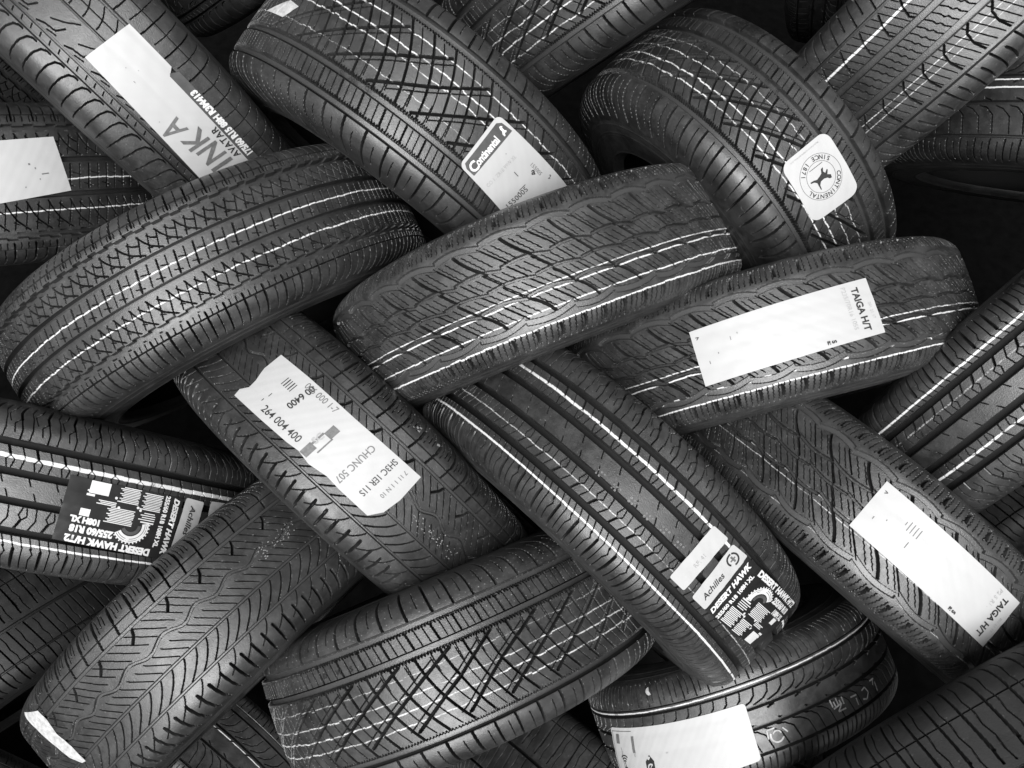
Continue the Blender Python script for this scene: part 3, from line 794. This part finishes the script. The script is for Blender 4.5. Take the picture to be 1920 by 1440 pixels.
# --- name sticker of the big cross-hatched tyre
s = sticker('B1', radius=9)
w_, h_ = s.w, s.h
s.patch('banner', [(8, 5), (w_ - 12, 5), (w_ - 6, 10), (w_ - 4, 27), (5, 27), (4, 12)], FILM_GREY, s.ob, .0003)
s.text('C', 7, 24.5, 20, mat=WHITE_INK, bold=.7, lift=.0008); s.text('ontinental', 20, 23, 15, mat=WHITE_INK, bold=.55, lift=.0008, xs=.84, spacing=.95)
emb = [(0, 0), (3, -3), (3, -7), (5, -10), (8, -9), (9, -7), (7, -6), (7, -2), (9, 1), (7, 2), (4, 1), (2, 4), (0, 4)]
def blob(s, name, pts, x, y, k, mat, lift=.0008): return s.patch(name, [(x + a * k, y + b * k) for a, b in pts], mat, s.ob, lift, step=20)
blob(s, 'horse_mark', emb, w_ - 18, 20, .95, WHITE_INK)
s.text('CO 1. ZR18 99W XL', 8, 55, 8, mat=FAINT_INK, xs=.85)
s.text('1550005', 8, 103, 12, mat=INK, xs=.95, spacing=1.02); s.quads('printed_mark', [(50, 67, 51, 76), (38, 92.6, 50, 93.6), (34, 94, 36, 96), (60, 40, 61, 41)], INK)
s.text('a', 66, 89, 14, rot=40, mat=INK, bold=.3); s.text('155005', 74, 76, 8, rot=90, mat=GREY_INK); s.text('2', 80, 112, 9, rot=60, mat=INK)

# --- emblem sticker
s = sticker('C1', radius=14)
cx, cy = s.w * .5, s.h * .52; k = 1.0
R0, R1 = 21.5, 31.5
for r in (R0, R1): s.arc('emblem_ring', cx, cy, r, r + .45, 0, 360, INK)
def ring_text(s, body, r, a_mid, step, size, top=True):
    n = len(body)
    for i, ch in enumerate(body):
        if ch == ' ': continue
        a = a_mid + (i - (n - 1) / 2) * step * (1 if top else -1); t = math.radians(a); x, y = cx + r * math.sin(t), cy - r * math.cos(t)
        rot = a if top else a + 180
        s.text(ch, x, y, size, rot=rot, mat=INK, bold=.12, centre=True)
ring_text(s, 'CONTINENTAL', 24.0, 0, 13.5, 8.6)
ring_text(s, 'SINCE 1871', 29.6, 180, 12.5, 8.6, top=False)
horse = [(-11, -9), (-8, -13), (-5, -11), (-4, -7), (0, -3), (6, -1), (11, -3), (15, -9), (16, -8), (13, -1), (11, 3), (13, 8), (17, 11), (16, 13), (11, 10), (7, 6), (0, 5), (-4, 5), (-9, 9), (-13, 8), (-12, 7), (-8, 4), (-8, 0), (-14, 1), (-14, -1), (-8, -4)]
a = math.radians(-25)
blob(s, 'horse_emblem', [(x * math.cos(a) - y * math.sin(a), x * math.sin(a) + y * math.cos(a)) for x, y in horse], cx - 1, cy - 2, .92, INK, .0003)
s.quads('emblem_line', [(cx - 12, cy + 15.5, cx + 11, cy + 16.2)], INK)
s.text('https://www.continental-tires.com', s.w * .22, s.h - 5.5, 3.6, mat=FAINT_INK)

# --- TAIGA stickers
for key in ('N', 'S'):
    s = sticker(key, label='white sticker printed TAIGA H/T')
    s.text('TAIGA H/T', s.w * .12, 26, 13, mat=INK, bold=.42, xs=.92)
    s.text('P235/70R16 105S' if key == 'N' else 'P2 5 R1 .', s.w * .06, 39, 8.5, mat=FAINT_INK, bold=.05, xs=.95)
    s.text('201 21 17', s.w * .42, 10, 5.5, mat=FAINT_INK)
    s.text('S', s.w - 8, 72, 8, mat=INK, bold=.4); s.text('a:', s.w - 9, 78, 8, mat=INK, bold=.3)
    s.text('<', 8, s.h - 10, 8, rot=75, mat=INK, bold=.2)
    s.quads('printed_mark', [(s.w * .3, s.h - 50, s.w * .3 + 5, s.h - 49.2), (s.w * .5, s.h - 30, s.w * .5 + 2, s.h - 29), (s.w * .6, s.h - 16, s.w * .6 + 4, s.h - 15), (20, s.h - 60, 22, s.h - 59)], GREY_INK)
    if key == 'S': s.quads('barcode', [(s.w * .25, s.h - 70 + 5 * i, s.w * .25 + 13, s.h - 69 + 5 * i) for i in range(4)] + [(s.w * .55, s.h - 66, s.w * .55 + 9, s.h - 65)], GREY_INK)

# --- torn number sticker
s = sticker('P', outline=[(2, 1), (60, 0), (150, 1), (264, 0), (266, 40), (262, 66), (250, 83), (200, 82), (178, 80), (150, 84), (128, 80), (110, 82), (60, 83), (4, 83), (2, 72), (10, 62), (9, 50), (2, 30)])
s.text('264 004 400', 50, 74, 15, mat=INK, bold=.1, xs=.92)
s.text('006 000 1-7', 66, 14, 13, mat=GREY_INK, xs=.9)
s.text('00 6400', 72, 6, 14, rot=90 + 4, mat=INK, bold=.25, xs=.9)
s.quads('barcode', [(40 + 4.2 * i, 18, 41.2 + 4.2 * i + .5 * (i % 2), 31) for i in range(5)] + [(42, 48, 43, 54), (40, 60, 41, 64)], INK)
s.quads('printed_box', [(134, 26, 146, 42), (130, 62, 142, 80), (146, 40, 148, 66), (132, 42, 135, 62)], GREY_INK); s.text('SC', 137, 60, 13, mat=FAINT_INK, rot=-85, bold=.5)
s.text('CHUNC 507', 186, 12, 14, rot=90, mat=GREY_INK, xs=.85, bold=.1)
s.text('SH3C 1ER 11S', 220, 6, 13, rot=90, mat=INK, xs=.8, bold=.1)
s.text('7 11 1 1 N 10', 242, 8, 9, rot=90, mat=GREY_INK, xs=.9)

# --- dark product stickers with two white strips each
def product(key, wl):
    s = sticker(key, mat=FILM, label=wl); w_, h_ = s.w, s.h; k = h_ / 88.0; m = w_ / 150.0
    def T_(b, x, y, sz, rot=0, bold=.5, xs=1, mat=WHITE_INK, skew=0): s.text(b, x * m, y * k, sz * k, rot=rot, mat=mat, bold=bold, xs=xs * (m / k if rot == 0 else 1), skew=skew)
    T_('DESERT HAWK', 13, 86, 11.5, rot=-90, bold=.6, xs=1.0, skew=.3)
    T_('255/60 R18 108H XL', 26, 87, 9, rot=-90, bold=.45, xs=.93)
    T_('DESERT HAWK H/T2', 28, 10, 12.5, bold=.75, xs=.95)
    T_('255/60 R18', 82, 24, 12.5, bold=.75, xs=.9); T_('108H XL', 100, 36, 11, bold=.7, xs=.9)
    R_ = lambda *q: [(a * m, b * k, c * m, d * k) for a, b, c, d in q]
    lines = lambda x0, y0, x1, y1, st=2.2: [(x0 + (1.5 if j % 5 == 3 else 0), y, x1 - (j * 7 % 11) * .6, y + 1.25) for j, y in enumerate(np.arange(y0, y1, st))]
    s.quads('small_print', R_(*(lines(30, 62, 58, 86) + lines(61, 66, 88, 86) + lines(62, 36, 98, 56) + lines(88, 58, 112, 64) + lines(34, 48, 56, 58, 3.0) + [(116, 38, 128, 48), (100, 70, 124, 87), (116, 66, 126, 69), (116, 72, 126, 74), (116, 77, 122, 79), (34, 44, 52, 46)])), WHITE_INK)
    # picture of a tyre: tread arc with lugs
    ax, ay = 62 * m, 38 * k
    s.arc('tyre_picture', ax, ay, 15 * k, 24 * k, 165, 325, WHITE_INK); s.arc('tyre_picture_groove', ax, ay, 18.6 * k, 19.3 * k, 168, 322, FILM, .0005); s.arc('tyre_picture_groove', ax, ay, 21.4 * k, 22 * k, 168, 322, FILM, .0005)
    s.arc('tyre_picture_rim', ax, ay, 9 * k, 13.5 * k, 175, 330, FILM_GREY)
    for q in range(14): s.arc('tyre_picture_lug', ax, ay, 24 * k, 26 * k, 168 + q * 11.4, 172 + q * 11.4, WHITE_INK)
    for x, y in ((56, 60), (60, 63), (84, 58), (90, 70)): s.arc('printed_dot', x * m, y * k, 0, 1.8 * k, 0, 360, WHITE_INK)
    return s
product('Q', 'dark product sticker printed DESERT HAWK'); product('L2', 'dark product sticker printed DESERT HAWK, partly hidden')
for key, wd in (('Q2', 1), ('L2b', 1), ('Q1', 0), ('L2c', 0)):
    s = sticker(key, radius=3, label='narrow white name strip' if wd else 'narrow blank white strip')
    if wd:
        s.text('Achilles', s.w * .10, s.h * .66, s.h * .42, mat=INK, bold=.15, skew=.25)
        x, y, r = s.w * .82, s.h * .46, s.h * .32
        s.arc('ring_mark', x, y, r * .75, r, -60, 110, INK); s.arc('ring_mark', x, y, r * .75, r, 150, 290, INK); s.quads('ring_mark', [(x - r * .45, y - 1, x + r * .45, y + 1), (x - r * .1, y - r * .5, x + r * .2, y + r * .5)], GREY_INK)
    else: s.text('RF: 41', s.w * .35, s.h * .7, s.h * .3, mat=FAINT_INK)

# --- chip-symbol sticker
s = sticker('W', radius=6); w_, h_ = s.w, s.h
f = w_ / 250.0
s.quads('printed_frame', [(4, 5, 5, h_ - 6), (4, 5, 56 * f, 5.8), (24 * f, 30, 25 * f, h_ - 6), (14 * f, 10, 23 * f, 24), (54 * f, 13, 60 * f, 38)], GREY_INK); s.quads('printed_mark', [(56 * f, 38, 60 * f, 44), (120 * f, 42, 124 * f, 43.5), (150 * f, 78, 152 * f, 80)], FAINT_INK)
x, y = 29 * f, 56.0
for r in (5, 9, 13): s.arc('chip_symbol', x, y, r, r + 1.6, 50, 130, INK); s.arc('chip_symbol', x, y, r, r + 1.6, 230, 310, INK)
s.quads('chip_symbol', [(x - .8, y - 5, x + .8, y + 5)], INK)
for yy in (58.0, 98.0):
    if yy + 14 > h_: continue
    x = 88 * f; blob(s, 'arrow_mark', [(-9, -6), (0, -16), (9, -6), (9, 12), (-9, 12)], x, yy, 1.0, INK, .0003); s.text('C', x - 6, yy + 9, 17, mat=PAPER, bold=.5, lift=.0009)
# --- blank sticker on the left, scuffed strip, small torn strip
s = sticker('L1'); s.quads('printed_mark', [(s.w * .5, s.h * .8, s.w * .51, s.h * .82), (s.w * .72, s.h * .62, s.w * .80, s.h * .64), (s.w * .60, s.h * .42, s.w * .62, s.h * .45), (s.w * .66, s.h * .5, s.w * .67, s.h * .53), (s.w * .68, s.h * .7, s.w * .69, s.h * .72)], GREY_INK)
s = sticker('B1b', mat=CHALK)
# --- chalk and paint marks
s = sticker('U', outline=[(1, 0), (36, 3), (38, 22), (33, 45), (38, 70), (36, 98), (22, 100), (6, 88), (2, 55), (0, 24)], mat=CHALK, off=.0006, label='white scuffed strip')
class Marks(Sticker):
    def __init__(s, key, off=.0004):
        q = ST[key]; s.root, s.prof = built[q['tyre']]; s.c, s.w, s.h, s.off = np.array(q['c'], float), q['w'], q['h'], off; s.ob = s.root
def scribble(m, name, strokes, wd, mat=None):
    V, F = [], []
    for st in strokes:
        for (x0, y0), (x1, y1) in zip(st, st[1:]):
            L = math.hypot(x1 - x0, y1 - y0) + 1e-6; nx, ny = -(y1 - y0) / L * wd / 2, (x1 - x0) / L * wd / 2; k = len(V)
            V += [(x0 + nx, y0 + ny), (x1 + nx, y1 + ny), (x1 - nx, y1 - ny), (x0 - nx, y0 - ny)]; F.append((k, k + 1, k + 2, k + 3))
    return mesh_np(name, m.wrap(V, 0), np.array(F), mat or CHALK, m.ob)
m = Marks('Wm1'); w_, h_ = m.w, m.h
scribble(m, 'chalk_mark', [[(w_ * (.02 + .05 * i), h_ * (.30 + .1 * (i % 2))), (w_ * (.04 + .05 * i), h_ * .62)] for i in range(5)] + [[(w_ * .05, h_ * .7), (w_ * .2, h_ * .55), (w_ * .12, h_ * .85), (w_ * .26, h_ * .8)], [(w_ * .38, h_ * .45), (w_ * .5, h_ * .42)], [(w_ * .48, h_ * .55), (w_ * .5, h_ * .85)],
    [(w_ * .62, h_ * .35), (w_ * .7, h_ * .25), (w_ * .76, h_ * .5), (w_ * .7, h_ * .75), (w_ * .62, h_ * .7)], [(w_ * .84, h_ * .1), (w_ * .95, h_ * .05)], [(w_ * .96, h_ * .2), (w_ * .99, h_ * .6)], [(w_ * .9, h_ * .3), (w_ * .92, h_ * .05)]], 2.2)
m = Marks('Wm2'); x, y = m.w / 2, m.h / 2
m.arc('chalk_mark', x, y, 8, 10.5, 20, 200, CHALK, 0); m.arc('chalk_mark', x, y, 5, 7, 200, 340, CHALK, 0); scribble(m, 'chalk_mark', [[(3, y - 8), (14, y - 10)], [(3, y - 8), (4, y + 4)], [(x + 8, y - 9), (x + 15, y - 2)]], 1.8)
rr = random.Random(4)
def dots(key, n, size):
    m = Marks(key); V, F = [], []
    for i in range(n):
        x, y, a = rr.uniform(0, m.w), m.h * min(1, max(0, rr.gauss(.5, .25))), rr.uniform(.4, size); q = rr.uniform(0, 3)
        k = len(V); V += [(x + a * math.cos(q + t) * rr.uniform(.7, 2), y + a * math.sin(q + t)) for t in (0, 1.57, 3.14, 4.71)]; F.append((k, k + 1, k + 2, k + 3))
    mesh_np('paint_specks', m.wrap(V, 0), np.array(F), SPECK, m.ob)
dots('Pm', 55, 1.1); dots('Um', 60, 1.1); dots('Pm2', 12, 2.2)
m = Marks('Qm'); V = []
for g in range(6):
    for i in range(5):
        x, y = m.w * (.06 + g * .17) + (i % 3) * 5, m.h * (.2 + .35 * (i % 2) + .1 * (g % 2)); m_ = rr.uniform(.7, 1.3)
        V.append((x, y, m_))
for x, y, r in V: m.arc('stamped_dot', x, y, r * .6, r * 1.2, 0, 360, SPECK, 0)
m = Marks('Wd'); m.arc('chalk_dot', m.w / 2, m.h / 2, 0, m.w * .45, 60, 270, CHALK, 0)

MOULD = flat('moulded_letter_rubber', .009, .5, .2, 200)
for key in ('DB', 'DC', 'DV'):
    m = Marks(key, .0007)
    for i, ch in enumerate('DWS'): m.text(ch, m.w * (.03 + .36 * i), m.h * .85, m.h, mat=MOULD, bold=.1, name='moulded_letter')


# ---------------------------------------------------------------- the stack goes on beyond the frame
OUT = [(-0.643, -1.042, 1.45, -0.733), (-0.072, -1.051, 1.45, 0.698), (0.489, -1.087, 1.45, -0.733), (1.015, -0.952, 1.45, 0.785), (-1.251, -0.489, 1.45, -0.698), (-1.295, -0.14, 1.4, 0.611), (-1.377, 0.19, 1.45, -0.698), (-1.296, 0.507, 1.45, 0.698), (1.323, -0.353, 1.45, 0.698), (1.341, 0.091, 1.45, 0.733), (1.242, 0.462, 1.45, -0.733), (-0.788, 1.041, 1.5, 0.733), (-0.236, 1.051, 1.45, -0.663), (0.319, 1.069, 1.5, 0.733), (0.897, 1.069, 1.45, -0.698), (-1.278, -0.97, 1.45, 0.785), (1.491, -0.909, 1.5, -0.785)]
first = None
for i, (x, y, z, a) in enumerate(OUT):
    if first is None:
        first, _ = build_tyre(dict(c=(x, y, z), ang=a, tilt=-.1, R=.33, W=.1, seed=77, pat='suv', back=1, label='plain tyre continuing the stack outside the picture')); first['group'] = 'tyres of the stack outside the picture'
        kids = list(first.children)
    else:
        r = first.copy(); COL.objects.link(r); r.matrix_world = tyre_matrix(((x, y, z), a, -.1 if i % 2 else .1))
        for ch in kids:
            c = ch.copy(); COL.objects.link(c); c.parent = r

# ---------------------------------------------------------------- the ground under the stack
gm = flat('gap_shade_ground', .004, 1.0, .4, 30); gm.node_tree.nodes['Principled BSDF'].inputs['Specular IOR Level'].default_value = .05  # near-black colour stands in for the deep shade between the tyres
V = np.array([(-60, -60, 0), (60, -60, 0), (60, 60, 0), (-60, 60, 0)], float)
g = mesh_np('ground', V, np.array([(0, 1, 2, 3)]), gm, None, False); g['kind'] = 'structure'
